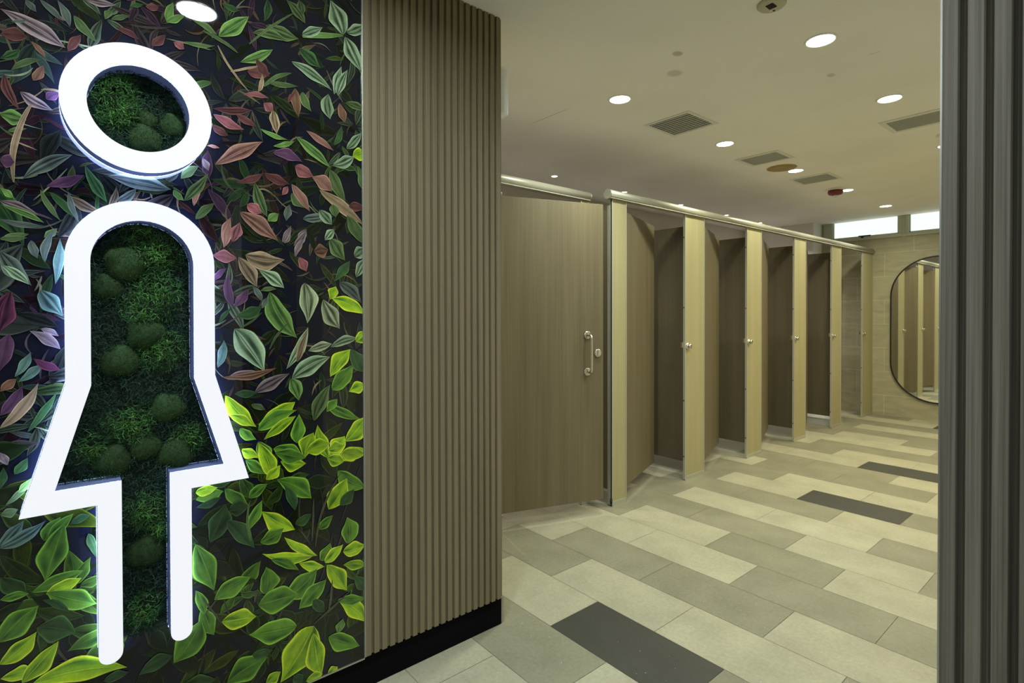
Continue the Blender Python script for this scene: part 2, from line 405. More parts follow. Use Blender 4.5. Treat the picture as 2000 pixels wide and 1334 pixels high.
# near jamb on the right, same ribs, facing the camera side
PX0, PY = -.2175, 1.06
root = empty('fluted_wall_panel', (.3, PY, .12))
tag(root, 'grey-brown ribbed jamb panel at the right edge, nearest the camera', 'wall panel')
N2 = 42
poly = [(PX0+s, PY+.014-d) for s, d in flute_profile(N2, depth=.014)] + [(PX0+N2*PITCH_, PY+.024), (PX0, PY+.024)]
b = MB(); b.prism(poly, 'z', .0, CEIL-.0015); child(b, 'ribbed_board', M['slat_grey'], root)
b = MB(); b.box(PX0-.0030, PX0-.0004, PY+.004, PY+.16, 0, CEIL-.0015); child(b, 'edge_strip', M['alu'], root)
# return of the jamb wall behind that strip
b = MB(); b.box(-.2165, -.19, PY+.026, 1.21, 0, CEIL-.001); struct('trim_4', b, M['plaster'])

# ================================================================== LEAF MURAL
PALETTE = {  # (leaf colour, second colour), sRGB
 'A': ((150, 178, 128), (38, 62, 36)), 'G': ((118, 165, 66), (34, 62, 26)), 'M': ((92, 122, 58), (36, 50, 26)), 'F': ((58, 88, 46), (22, 38, 26)),
 'S': ((110, 128, 104), (38, 46, 46)), 'W': ((140, 124, 118), (44, 36, 42)), 'R': ((128, 70, 62), (48, 24, 26)), 'P': ((176, 98, 96), (84, 38, 42)),
 'C': ((176, 124, 98), (92, 52, 44)), 'O': ((176, 148, 104), (72, 56, 38)), 'B': ((122, 92, 68), (50, 34, 28)), 'V': ((118, 72, 104), (48, 28, 50)),
 'X': ((96, 50, 66), (34, 18, 30)), 'T': ((104, 142, 116), (34, 60, 54)), 'H': ((158, 168, 128), (52, 58, 42)), 'L': ((160, 192, 42), (66, 100, 26)), 'K': ((84, 84, 62), (40, 40, 32))}
PALETTE['G'] = ((112, 156, 58), (38, 70, 28))
PAL_L = {'L': ((158, 188, 36), (62, 98, 26)), 'G': ((96, 136, 42), (36, 66, 26)), 'F': ((50, 78, 36), (24, 40, 22))}
for _k, _g in (('R', .82), ('P', .88), ('C', .88), ('V', .85), ('A', .95), ('G', .92), ('M', .9), ('T', .85), ('S', .85), ('O', .9)):
    PALETTE[_k] = tuple(tuple((x*.76+(c[0]*.3+c[1]*.59+c[2]*.11)*.24)*_g for x in c) for c in PALETTE[_k])
LEAVES = """-114 2032 5 1977 52 sW;-114 1971 -65 1982 40 pR;-115 1914 -79 1947 23 sF;-96 1891 -40 1934 18 pM;-60 1973 -32 1939 14 pB;-56 1878 -37 1922 23 pB;-108 1879 -80 1800 24 sR;-80 1845 -19 1815 33 sW;-116 1783 -69 1779 43 sG;-102 1745 -67 1759 13 pM;-60 1819 -93 1625 15 pO;-117 1674 -91 1674 40 pV;-65 1659 -16 1701 24 sM;-78 1634 17 1712 37 sS;-34 1625 41 1665 31 pV;-95 1588 -117 1609 17 pG;-45 1615 -7 1542 16 pM;-29 1612 18 1554 22 pF;8 1618 29 1541 16 pS;-117 1578 -49 1553 27 sW;-117 1569 -38 1534 18 sG;-118 1534 -39 1527 18 pS;-39 1498 -14 1523 20 pM;-118 1486 -66 1504 22 pM;22 2064 69 2010 27 pM;-68 2070 -48 2046 18 pS;-10 2092 14 2032 22 pS;-43 2080 2 2041 19 pS;44 2112 109 2121 25 sW;85 2075 101 2104 18 pM;97 2079 140 2104 16 pM;173 2140 203 2151 25 pR;10 1970 36 2020 24 pR;108 2063 160 2046 21 pR;-33 1839 -5 1860 25 pV;222 2117 237 2176 25 pG;220 2116 268 2151 23 pG;349 2118 432 2206 50 sG;282 2143 347 2120 21 pM;237 2066 263 2054 28 pP;479 2195 579 2185 51 sM;442 2160 545 2168 36 sM;406 2060 500 2128 35 sG;725 2247 681 2348 80 sA;590 2197 725 2244 21 pG;590 2203 656 2249 37 sA;737 2258 804 2312 44 sA;731 2243 789 2143 67 sA;555 2107 686 2049 41 sA;692 2038 718 2140 31 sA;704 2038 740 2135 36 sA;673 2036 679 1953 52 sA;579 2158 646 2113 48 sF;485 2276 474 2204 27 sF;540 2296 599 2241 41 sM;579 2311 591 2268 33 sM;357 2218 407 2214 24 pF;730 2020 802 2013 34 sM;711 2015 729 1952 35 pB;415 1966 488 1974 20 pP;472 1956 499 1934 37 pP;426 2038 494 2052 40 pR;452 2085 489 2039 38 pR;331 1905 441 1926 28 sR;334 1889 417 1862 35 pP;395 1901 451 1878 27 pR;331 1857 374 1834 29 pR;337 1743 469 1837 50 sC;316 1795 350 1794 11 pC;473 2007 555 2070 15 pM;483 2021 578 2035 21 pM;566 2026 577 1935 37 pB;589 2020 618 1963 33 pM;499 1940 510 1868 35 sO;498 1829 565 1859 19 pG;461 1875 543 1858 18 pG;565 1874 678 1794 39 sG;600 1899 691 1851 27 pC;684 1801 761 1846 47 sA;755 1845 802 1866 48 lL;735 1866 788 1933 35 sA;691 1870 717 1943 24 pF;678 1788 731 1673 47 pM;774 1817 794 1725 35 pM;565 1780 623 1755 51 pP;617 1754 684 1716 59 pC;498 1809 588 1796 43 pV;471 1741 548 1719 36 pR;393 1701 471 1741 26 pR;525 1681 542 1712 21 pP;553 1691 593 1649 44 pM;553 1720 611 1639 37 pC;445 1709 481 1607 39 sM;423 1639 465 1616 41 pP;403 1614 513 1536 58 sC;481 1595 514 1622 32 pG;358 1512 378 1595 29 pC;382 1524 403 1581 29 pP;283 1616 302 1676 20 pC;287 1579 337 1633 28 pM;260 1628 321 1716 32 sM;234 1656 260 1628 21 pG;307 1756 321 1722 21 pW;252 1689 297 1733 28 pM;86 1670 229 1655 51 sS;41 1689 86 1600 31 sF;536 1601 547 1655 28 pS;641 1715 800 1611 47 pO;684 1673 696 1631 39 pM;587 1613 671 1634 35 sS;641 1649 683 1605 45 sA;734 1642 800 1547 55 pM;741 1674 801 1669 39 pR;569 1535 599 1584 28 pW;530 1531 547 1573 25 pW;109 1608 149 1648 26 sS;185 2039 219 2081 25 pR;-95 2008 -65 2022 9 pS;137 2127 169 2144 14 pF;263 2075 342 2089 16 pM;347 2091 431 1979 8 pO;309 2121 401 2086 13 pM;432 2123 568 2266 9 pM;381 2025 457 2064 8 pO;457 1986 468 2045 16 pO;543 1974 566 2014 15 pR;-118 1458 -63 1379 44 sS;-118 1427 -67 1381 25 sA;-118 1489 -69 1495 18 pM;-63 1489 -51 1445 22 pS;-38 1437 -18 1520 21 pS;-19 1383 -9 1498 25 pT;-47 1368 -5 1304 48 sT;-100 1364 -120 1265 56 sX;-104 1261 -121 1173 43 pV;-95 1158 -66 1217 23 pT;-89 1145 -46 1187 25 pT;-121 1125 -92 1154 25 pB;-121 1068 -82 1135 35 pV;-122 1038 -52 1141 32 pO;-68 1269 -10 1221 30 pW;-47 1273 -13 1254 18 pW;-61 1201 -10 1170 26 pX;-73 1022 -17 1116 20 pF;-122 981 -110 948 16 pW;394 1474 329 1480 44 pP;417 1486 532 1480 69 sO;397 1479 450 1390 49 sO;358 1504 373 1581 29 pC;382 1522 403 1584 34 sP;372 1429 386 1325 30 pV;386 1331 427 1387 31 pV;333 1405 367 1445 20 pV;391 1303 463 1331 44 pF;453 1446 529 1390 46 sA;458 1379 507 1386 17 pM;485 1377 568 1232 79 sG;386 1265 470 1132 89 sA;592 1409 600 1278 70 sH;651 1357 707 1259 68 sH;707 1413 785 1346 52 sS;682 1360 799 1308 51 lL;676 1357 695 1401 37 lL;533 1134 603 1267 41 sA;567 1155 600 1255 29 sO;602 1189 681 1210 37 sH;675 1198 772 1226 38 sA;765 1213 802 1250 46 lL;550 1103 675 1167 67 sA;441 1070 544 1121 47 sW;547 1104 572 1031 50 sG;370 1123 467 1127 34 sW;384 1072 451 1069 28 pF;350 1124 505 1141 28 sB;674 1100 745 1189 58 lL;680 1056 758 1138 59 lG;619 960 674 1075 57 sM;745 1189 801 1103 64 pF;738 1045 801 1058 46 lL;662 1009 783 945 36 lG;661 985 699 1024 33 lG;622 1512 670 1522 54 sB;575 1491 598 1445 36 pP;677 1559 727 1489 59 sM;658 1551 689 1591 35 sA;760 1504 803 1538 50 sA;766 1434 803 1506 39 sA;689 1416 746 1490 37 pF;558 1525 598 1576 28 sW;563 1490 593 1552 22 pW;524 1534 552 1589 22 pW;360 1069 445 965 50 lL;450 970 561 1029 60 lL;450 953 566 1002 48 lG;466 922 563 984 36 lL;566 896 572 989 47 lG;374 1008 440 966 31 lL;399 966 445 926 31 lG;450 919 487 839 46 lG;404 904 450 868 26 lL;589 844 619 923 56 lL;667 831 631 946 47 lL;673 830 724 896 61 lL;493 890 589 844 45 lG;698 825 800 840 53 lL;724 877 800 955 69 lL;430 1034 472 1013 22 pM;484 1200 539 1279 9 pM;396 1264 463 1314 7 pM;346 1282 381 1330 15 pF;341 1152 358 1233 30 pT;437 1392 463 1348 22 pS;463 1325 479 1360 19 pS;-124 758 -81 809 35 sT;-124 753 -41 799 37 sT;-123 832 -91 838 27 pM;-114 852 -71 896 17 pM;-97 924 -73 960 25 pF;-91 878 -67 909 21 pG;-122 977 -108 948 20 pW;-123 894 -116 945 20 pF;-45 749 -13 801 35 lG;-38 757 12 804 28 lG;-6 781 -44 648 61 lG;5 778 45 792 25 pF;41 745 56 679 22 pF;-124 683 -76 627 41 lF;-125 630 -73 628 23 lG;-69 629 31 653 44 lG;-42 616 27 635 39 lL;-42 620 57 558 57 lG;-126 529 -56 593 65 lG;-60 540 14 498 66 lF;-126 476 -60 530 47 lL;-126 441 -61 435 38 lL;-88 415 -19 491 48 lL;-68 406 120 365 65 lL;-49 604 3 553 20 pF;282 777 353 788 45 lG;282 798 339 802 33 lL;358 793 423 729 39 lG;282 756 348 773 28 pF;318 645 358 749 65 lF;367 725 423 729 52 lF;281 650 327 502 66 lG;362 699 438 595 56 pF;422 656 460 737 35 lG;423 751 476 785 36 lG;459 703 558 621 57 lL;454 608 524 635 51 lG;558 638 611 661 40 pF;403 900 450 875 32 lL;414 870 471 815 35 lG;450 915 492 793 51 lL;471 798 514 835 37 lL;515 847 594 827 46 lL;498 879 594 845 51 lG;503 791 611 709 65 lG;525 769 559 680 37 pF;594 863 673 880 57 lL;667 857 724 866 45 lL;661 833 720 810 48 lL;711 837 800 822 51 lL;698 783 799 706 64 lG;666 660 730 752 76 lL;704 664 756 709 50 pF;635 601 681 638 35 lG;735 527 729 620 66 lG;715 505 798 507 55 lL;640 496 671 548 49 lG;653 486 716 530 43 lL;616 521 459 572 41 lL;628 517 524 606 31 lL;485 547 569 487 31 lG;569 511 652 474 35 lL;659 478 728 369 60 lL;715 461 798 436 38 lL;628 475 523 408 82 lG;658 429 568 362 64 lG;615 376 652 321 41 pF;469 444 469 529 62 lG;327 475 427 511 61 lG;447 417 569 410 88 lG;346 403 442 385 64 lL;298 469 326 372 49 lG;280 518 303 440 31 lG;293 428 225 331 86 lG;562 311 420 336 80 lG;615 291 510 150 134 lL;359 217 473 247 85 lG;430 270 489 263 37 pF;615 267 638 111 67 lL;664 236 773 162 62 lG;695 236 714 279 37 pG;696 348 797 236 59 lL;696 348 797 320 39 lG;754 411 797 346 46 pF;663 107 694 124 46 lL;590 120 644 121 42 lL;251 263 330 241 45 lF;144 332 225 354 51 pF;467 167 511 185 41 lL;550 156 579 120 38 pF;622 549 710 775 9 pK;611 571 617 708 7 pK;615 297 741 365 9 pK;427 621 426 745 8 pG;437 426 447 473 8 pK;570 618 605 560 4 pK;346 398 298 490 6 pK;664 316 677 423 9 pK;336 477 303 440 6 pK;69 350 124 351 32 pF"""
def build_mural():
    rnd = random.Random(11); V = []; F = []; CC = []
    vs = [-1, -.92, -.8, -.62, -.42, -.22, -.07, 0, .07, .22, .42, .62, .8, .92, 1]
    NU = 17; layer = [0]
    def leaf(B, T, w, st, key, dim=1.0, bend=None):
        B = Vector(B); T = Vector(T); d = T-B; L = d.length
        if L < .004: return
        n = Vector((-d.y, d.x))/L; bend = rnd.uniform(-.16, .16) if bend is None else bend
        c1, c2 = (PAL_L if st == 'l' and key in PAL_L else PALETTE)[key]
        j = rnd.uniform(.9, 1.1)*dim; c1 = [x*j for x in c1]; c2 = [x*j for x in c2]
        layer[0] += 1; xx = XM+.0002+layer[0]*.0000010; n0 = len(V)
        ph = [rnd.uniform(0, 6.28) for _ in range(6)]; pk = rnd.uniform(.36, .52); thin = w/L < .14
        rib_dark = rnd.random() < .7; asy = rnd.uniform(.82, 1.18)
        for iu in range(NU):
            u = iu/(NU-1)
            # ovate outline with a drawn-out tip
            if thin: hw = (math.sin(math.pi*min(1, u*.92+.06))**.6)
            else:
                q = u**(math.log(.5)/math.log(pk)); hw = math.sin(math.pi*q)**1.12*(1-.08*math.sin(2*math.pi*q))
            hw *= w/2
            wig = 1+.05*math.sin(u*13+ph[0])
            cen = B+d*u+n*(bend*L*4*u*(1-u)*.5)
            for iv, v in enumerate(vs):
                sd = asy if v > 0 else 2-asy; wv = 1+.09*math.sin(u*11+ph[5]+(2 if v > 0 else 0)); p = cen+n*(hw*sd*wv*v)
                V.append((xx, p.x/1.0, p.y))
                av = abs(v); nzv = .5+.5*math.sin(v*7+ph[1]+1.5*math.sin(u*4+ph[2])); nz2 = .5+.5*math.sin(u*9+ph[3]+v*3)
                if st == 's':
                    f = 0
                    if av < .05: f = 1.15 if rib_dark else .1
                    elif av < .15: f = .1+.2*nzv
                    elif av < .5: f = 1.0-.3*nz2
                    elif av < .85: f = .12+.25*nzv
                    else: f = .35
                    f = min(1.15, f+.25*max(0, 1-u*5))
                elif st == 'l':
                    f = .12+(1.05 if .06 < av < .72 else .05)*(.35+.65*nz2*nzv)*(1-.55*u*u)
                    if av < .05: f = .05
                    if v < -.2 and ph[4] > 3.1: f *= .45
                else:
                    f = .2+.45*abs(u-.35*(1+nzv*.4))+.25*nzv*(av < .75)
                    if av < .05: f += .25
                c = [a*(1-f)+b*f for a, b in zip(c1, c2)]
                if av == 1: c = [x*.3 for x in c]
                elif av > .9: c = [min(235, x*1.35+10) for x in c]
                sl = srgb(*[max(0, min(255, x)) for x in c]); CC.append((sl[0], sl[1], sl[2], 1))
        m = len(vs)
        for iu in range(NU-1):
            for iv in range(m-1):
                a = n0+iu*m+iv; F.append((a, a+1, a+m+1, a+m))
    def zone(y, z):
        """kinds of leaf that grow in this part of the print"""
        if z < .98: return 'l', 'GGFFL', .55
        if y < .0: return 'sp', 'SFXVSTMWS', .5
        if y > .62: return 's', 'AGMF', .55
        return 'sp', 'RCMOBMFGVSW', .5
    # dim under-layer
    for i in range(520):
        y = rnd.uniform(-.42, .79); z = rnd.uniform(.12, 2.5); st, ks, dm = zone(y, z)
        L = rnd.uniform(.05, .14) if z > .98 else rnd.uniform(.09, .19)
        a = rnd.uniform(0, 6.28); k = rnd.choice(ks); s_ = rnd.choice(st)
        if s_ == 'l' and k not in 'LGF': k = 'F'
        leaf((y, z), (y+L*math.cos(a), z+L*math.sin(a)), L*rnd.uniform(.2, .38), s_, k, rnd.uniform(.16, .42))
    for i in range(620):
        y = rnd.uniform(-.42, .785); z = rnd.uniform(.95, 2.5); st, ks, dm = zone(y, z); L = rnd.uniform(.025, .085); a = rnd.uniform(0, 6.28); k = rnd.choice(ks); s_ = rnd.choice(st)
        if s_ == 'l': s_ = 's'; k = 'M'
        leaf((y, z), (y+L*math.cos(a), z+L*math.sin(a)), L*rnd.uniform(.10, .28), s_, k, rnd.uniform(.3, .75))
    # sprigs: opposite slender leaves radiating from a node
    for i in range(105):
        y = rnd.uniform(-.4, .78); z = rnd.uniform(.95, 2.5) if i < 80 else rnd.uniform(.15, .95); st, ks, dm = zone(y, z); k = rnd.choice(ks)
        if z > .95 and rnd.random() < .5: st, k = 's', rnd.choice('MGAS')
        a0 = rnd.uniform(0, 6.28); n_ = rnd.randint(4, 7); s_ = rnd.choice(st); dm = rnd.uniform(.35, .8)
        if s_ == 'l' and k not in 'LGF': k = 'G'
        for q in range(n_):
            a = a0+q*2*math.pi/n_+rnd.uniform(-.35, .35); L = rnd.uniform(.045, .12); r0 = rnd.uniform(.002, .012)
            leaf((y+r0*math.cos(a), z+r0*math.sin(a)), (y+L*math.cos(a), z+L*math.sin(a)), L*(rnd.uniform(.17, .30) if z > .95 else rnd.uniform(.32, .45)), s_, k, dm*rnd.uniform(.8, 1.1))
    # twigs
    for i in range(260):
        y = rnd.uniform(-.42, .75); z = rnd.uniform(1.0, 2.5); a = rnd.uniform(0, 6.28); L = rnd.uniform(.03, .11)
        leaf((y, z), (y+L*math.cos(a), z+L*math.sin(a)), rnd.uniform(.002, .006), 'p', rnd.choice('OHMOBW'), rnd.uniform(.5, 1.0), rnd.uniform(-.5, .5))
    for i in range(30):
        y = rnd.uniform(-.42, .75); z = rnd.uniform(.15, .95); a = rnd.uniform(1.1, 2.0); L = rnd.uniform(.08, .2)
        leaf((y, z), (y+L*math.cos(a), z+L*math.sin(a)), rnd.uniform(.003, .007), 'p', 'K', rnd.uniform(.5, .9), rnd.uniform(-.2, .2))
    # beyond the left edge of the photograph the print goes on
    for i in range(420):
        y = rnd.uniform(-2.4, -.14); z = rnd.uniform(.12, 2.5); st, ks, dm = zone(min(y, -.1), z)
        L = rnd.uniform(.07, .2); a = rnd.uniform(0, 6.28); k = rnd.choice(ks); s_ = rnd.choice(st)
        if s_ == 'l' and k not in 'LGF': k = 'G'
        leaf((y, z), (y+L*math.cos(a), z+L*math.sin(a)), L*rnd.uniform(.3, .5), s_, k, rnd.uniform(.6, 1))
    # foliage seen through the open outline of the sign
    for i in range(60):
        y = rnd.uniform(-.1, .42); z = rnd.uniform(.4, 2.0); st, ks, dm = zone(y, z); L = rnd.uniform(.07, .13); a = rnd.uniform(0, 6.28); k = rnd.choice(ks)
        leaf((y, z), (y+L*math.cos(a), z+L*math.sin(a)), L*.35, 's' if z > 1 else 'l', k if z > 1 else 'G', .4)
    for rec in LEAVES.split(';'):
        a = rec.split(); B = (int(a[0])/1e3, int(a[1])/1e3); T = (int(a[2])/1e3, int(a[3])/1e3); w = int(a[4])/1e3
        leaf(B, T, w*(.96 if a[5][0] == 'l' else .86), a[5][0], a[5][1], 1.06)
    # clip to the panel
    Z0, Z1, Ya, Yb = .113, CEIL-.003, -2.48, .789
    V2 = [(x, min(max(y, Ya), Yb), min(max(z, Z0), Z1)) for x, y, z in V]
    n0 = len(V2); back = [(XM, Ya, Z0), (XM, Yb, Z0), (XM, Yb, Z1), (XM, Ya, Z1)]
    bk = [(XM-.016, y, z) for _, y, z in back]
    V2 += back+bk
    F += [(n0, n0+1, n0+2, n0+3), (n0+7, n0+6, n0+5, n0+4)]+[(n0+i, n0+4+i, n0+4+(i+1) % 4, n0+(i+1) % 4) for i in range(4)]
    navy = (.0055, .0068, .0125, 1); CC.extend([navy]*8)
    me = bpy.data.meshes.new('leaf_print'); me.from_pydata(V2, [], F)
    ca = me.color_attributes.new('Col', 'FLOAT_COLOR', 'POINT'); ca.data.foreach_set('color', [x for c in CC for x in c])
    me.update()
    root = empty('mural_panel', (XM, 0, .11)); tag(root, 'glossy dark wall print of tropical leaves behind the glowing restroom figure', 'wall mural')
    o = link('leaf_print', me, M['print']); o.parent = root; o.matrix_parent_inverse = Matrix.Translation(root.location).inverted()
    b = MB(); b.box(XM-.016, XM+.004, -2.48, .7905, .108, .1125); child(b, 'frame_strip', M['alu'], root)
    b = MB(); b.box(XM-.016, XM+.0045, .7892, .7908, .1125, CEIL-.002); child(b, 'frame_strip', M['alu'], root)
build_mural()

# ================================================================== LIT RESTROOM FIGURE
XS = -1.680                      # front of the letters
XB = XM+.020                     # back of the letters, off the wall
def arc(cy, cz, r, a0, a1, n):
    return [(cy+r*math.cos(R(a0+(a1-a0)*i/n)), cz+r*math.sin(R(a0+(a1-a0)*i/n))) for i in range(n+1)]
CY = .159
def letter(root, outlines, hole=None, split=(0, 0)):
    """outlines: list of closed loops [outer] (+ hole) -> face, return and halo parts"""
    def cap(mb, x, flip):
        if hole is None:
            pts = [(x, y, z) for y, z in outlines]; mb.quad(pts[::-1] if flip else pts)
        else:
            k = len(outlines)
            for i in range(k):
                j = (i+1) % k; q = [(x,)+outlines[i], (x,)+outlines[j], (x,)+hole[j], (x,)+hole[i]]
                mb.quad(q[::-1] if flip else q)
    def wall(mb, loop, xa, xb):
        for i in range(len(loop)):
            j = (i+1) % len(loop); mb.quad([(xa,)+loop[i], (xa,)+loop[j], (xb,)+loop[j], (xb,)+loop[i]])
    f = MB(); cap(f, XS, False); cap(f, XS-.006, True)
    for lp in [outlines]+([hole] if hole else []): wall(f, lp, XS-.006, XS)
    child(f, 'front_face', M['face'], root)
    s = MB()
    if hole:
        wall(s, outlines, XB+.003, XS-.0062); child(s, 'side_return', M['retn'], root, recalc=False)
        s = MB(); wall(s, hole, XM+.006, XS-.0062); child(s, 'inner_return', M['retn'], root, recalc=False)
    else:
        i0, i1 = split; s2 = MB(); n = len(outlines)
        for i in range(n):
            j = (i+1) % n; deep = i0 <= i < i1; mb = s2 if deep else s; xa = XM+.006 if deep else XB+.003
            mb.quad([(xa,)+outlines[i], (xa,)+outlines[j], (XS-.0062,)+outlines[j], (XS-.0062,)+outlines[i]])
        child(s, 'side_return', M['retn'], root, recalc=False); child(s2, 'inner_return', M['retn'], root, recalc=False)
    g = MB(); cap(g, XB, True); cap(g, XB+.003, False)
    child(g, 'halo_light', M['halo'], root)
    for (y, z) in root['_pins']:
        sp = MB(); sp.tube([(XM+.004, y, z), (XB+.001, y, z)], .004, 8); child(sp, 'mounting_pin', M['alu'], root)
    del root['_pins']

def inside(poly, y, z):
    r = False; n = len(poly); j = n-1
    for i in range(n):
        yi, zi = poly[i]; yj, zj = poly[j]
        if (zi > z) != (zj > z) and y < (yj-yi)*(z-zi)/(zj-zi)+yi: r = not r
        j = i
    return r

def moss(root, poly, cushions, count, seed, tufts):
    rnd = random.Random(seed); V = []; F = []; C = []
    ys = [p[0] for p in poly]; zs = [p[1] for p in poly]
    # backing board
    b = MB(); b.prism(poly, 'x', XM+.005, XM+.012); child(b, 'moss_backing', flat('moss_backing_felt', (.012, .022, .014), .95), root)
    def strand(p, dirv, L, w, col):
        d = Vector(dirv).normalized(); s = d.orthogonal().normalized(); s.rotate(Matrix.Rotation(rnd.uniform(0, 6.28), 3, d)); n0 = len(V)
        curl = Vector((rnd.uniform(-1, 1), rnd.uniform(-1, 1), rnd.uniform(-1, 1)))*.8
        q = Vector(p)
        for k in range(4):
            t = k/3; ww = w*(1-t*.75)
            V.append(tuple(q-s*ww)); V.append(tuple(q+s*ww)); sh = .75+.45*t
            C.extend([(col[0]*sh, col[1]*sh, col[2]*sh, 1)]*2)
            d = (d+curl*.45).normalized(); q = q+d*(L/3)
        for k in range(3): a = n0+2*k; F.append((a, a+1, a+3, a+2))
    n = 0
    while n < count:
        y = rnd.uniform(min(ys), max(ys)); z = rnd.uniform(min(zs), max(zs))
        if not inside(poly, y, z): continue
        n += 1
        if any((y-cy)**2+(z-cz)**2 < (r*.8)**2 for cy, cz, r in cushions): continue
        br = 0
        for ty, tz, tr in tufts:
            dd = ((y-ty)**2+(z-tz)**2)**.5/tr
            if dd < 1: br = max(br, 1-dd)
        g = .5+.5*math.sin(y*47+seed)*math.sin(z*39+1.7)
        x = XM+.012+rnd.uniform(.004, .012)+.012*g+.02*br
        c0 = (.026, .064, .042) if br < .05 else (.042+.04*br, .12+.1*br, .046)
        j = rnd.uniform(.5, 1.5)
        a = rnd.uniform(0, 6.28); up = rnd.uniform(.1, .9)
        for q in range(3):
            strand((x, y+rnd.uniform(-.004, .004), z+rnd.uniform(-.004, .004)), (up, math.cos(a+q*2), math.sin(a+q*2)), rnd.uniform(.009, .018), rnd.uniform(.0006, .0012)*(1+.6*br), [v*j for v in c0])
    me = bpy.data.meshes.new('moss_bed'); me.from_pydata(V, [], F)
    ca = me.color_attributes.new('Col', 'FLOAT_COLOR', 'POINT'); ca.data.foreach_set('color', [x for c in C for x in c])
    o = link('moss_bed', me, M['moss']); o.parent = root; o.matrix_parent_inverse = Matrix.Translation(root.location).inverted()
    tag(o, 'shaggy dark green preserved moss', kind='stuff')
    for cy, cz, r in cushions:
        V = []; F = []; C = []; seg, ring = 30, 11; ph = rnd.uniform(0, 6)
        V.append((0, 0, 0)); base = rnd.uniform(.8, 1.15)
        hgt = min(.03, r*.62)
        def pt(a, e):
            k = 1+.07*math.sin(3*a+ph)+.04*math.sin(5*a+ph*2)+rnd.uniform(-.025, .025)
            return Vector((hgt*math.cos(e)*1.0, r*k*math.sin(e)*math.cos(a), r*k*math.sin(e)*math.sin(a)*.95))
        V = [(hgt, 0, 0)]; C = [(.03, .062, .02, 1)]
        for i in range(1, ring+1):
            e = (math.pi/2)*i/ring
            for k in range(seg):
                p = pt(2*math.pi*k/seg, e); V.append(tuple(p)); C.append((.026*base, .056*base, .019*base, 1))
        F = [(0, 1+k, 1+(k+1) % seg) for k in range(seg)]
        for i in range(ring-1):
            for k in range(seg):
                a = 1+i*seg+k; b2 = 1+i*seg+(k+1) % seg; F.append((a, a+seg, b2+seg, b2))
        # short pile all over the dome
        for q in range(int(1500*(r/.045)**2)):
            a = rnd.uniform(0, 6.283); e = math.acos(1-rnd.uniform(0, 1)*.97); p = Vector((hgt*math.cos(e), r*math.sin(e)*math.cos(a)*(1+.07*math.sin(3*a+ph)), r*math.sin(e)*math.sin(a)*.95))
            nn = Vector((p.x/hgt**2, p.y/r**2, p.z/r**2)).normalized(); nn += Vector((rnd.uniform(-.5, .5), rnd.uniform(-.5, .5), rnd.uniform(-.5, .5))); nn.normalize()
            s = nn.orthogonal().normalized(); s.rotate(Matrix.Rotation(rnd.uniform(0, 6.28), 3, nn)); n0 = len(V); l = rnd.uniform(.002, .005); w = .0006; j = rnd.uniform(.6, 1.6)*base
            V += [tuple(p-s*w), tuple(p+s*w), tuple(p+nn*l)]; F.append((n0, n0+1, n0+2)); C += [(.03*j, .066*j, .02*j, 1)]*2+[(.05*j, .10*j, .03*j, 1)]
        me = bpy.data.meshes.new('moss_cushion'); me.from_pydata(V, [], F)
        ca = me.color_attributes.new('Col', 'FLOAT_COLOR', 'POINT'); ca.data.foreach_set('color', [x for c in C for x in c])
        me.polygons.foreach_set('use_smooth', [True]*len(F))
        o = link('moss_cushion', me, M['moss']); o.parent = root; o.matrix_parent_inverse = Matrix.Translation(root.location).inverted()
        o.location = (XM+.018, cy, cz)

# head ring
hc = (.1535, 1.839)
root = empty('ring_sign', (XM, hc[0], hc[1]))
tag(root, 'glowing white ring filled with green moss, head of the restroom figure', 'sign')
ro = [(hc[0]+.1623*math.cos(2*math.pi*i/72), hc[1]+.1623*math.sin(2*math.pi*i/72)) for i in range(72)]
ri = [(hc[0]+.1097*math.cos(2*math.pi*i/72), hc[1]+.1097*math.sin(2*math.pi*i/72)) for i in range(72)]
root['_pins'] = [(hc[0]+.136*math.cos(a), hc[1]+.136*math.sin(a)) for a in (.6, 2.2, 3.8, 5.4)]
letter(root, ro, ri)
ri2 = [(hc[0]+.1085*math.cos(2*math.pi*i/48), hc[1]+.1085*math.sin(2*math.pi*i/48)) for i in range(48)]
moss(root, ri2, [(.231, 1.825, .036), (.166, 1.778, .041), (.172, 1.832, .028)], 1500, 3, [(.10, 1.885, .06), (.12, 1.84, .05), (.09, 1.81, .04)])

# body outline
HZ = .834
outer = [(-.087, HZ), (-.002, 1.139)] + arc(CY, 1.440, .161, 180, 0, 28) + [(.320, 1.139), (.405, HZ), (.2605, HZ)] + arc(.2358, .452, .0247, 0, -180, 14) + \
        [(.2111, .885), (.341, .885), (.2695, 1.133)] + arc(CY, 1.440, .111, 0, 180, 28) + [(.0475, 1.133), (-.023, .885), (.1065, .885)] + arc(.0820, .452, .0247, 0, -180, 14) + [(.0575, HZ)]
root = empty('figure_sign', (XM, CY, .43))
tag(root, 'glowing white dress-and-legs outline filled with moss, body of the restroom figure', 'sign')
root['_pins'] = [(.023, 1.3), (.295, 1.3), (.082, .6), (.236, .6), (.159, 1.576), (-.03, .86), (.34, .86)]
_i0 = next(i for i, p in enumerate(outer) if p == (.2111, .885))-1; _i1 = next(i for i, p in enumerate(outer) if p == (.1065, .885))+1
letter(root, outer, split=(_i0, _i1))
inner = [(.0495, 1.133)] + arc(CY, 1.440, .1095, 180, 0, 24) + [(.268, 1.133), (.338, .887), (.2100, .887), (.2095, .455), (.1080, .455), (.1080, .887), (-.020, .887)]
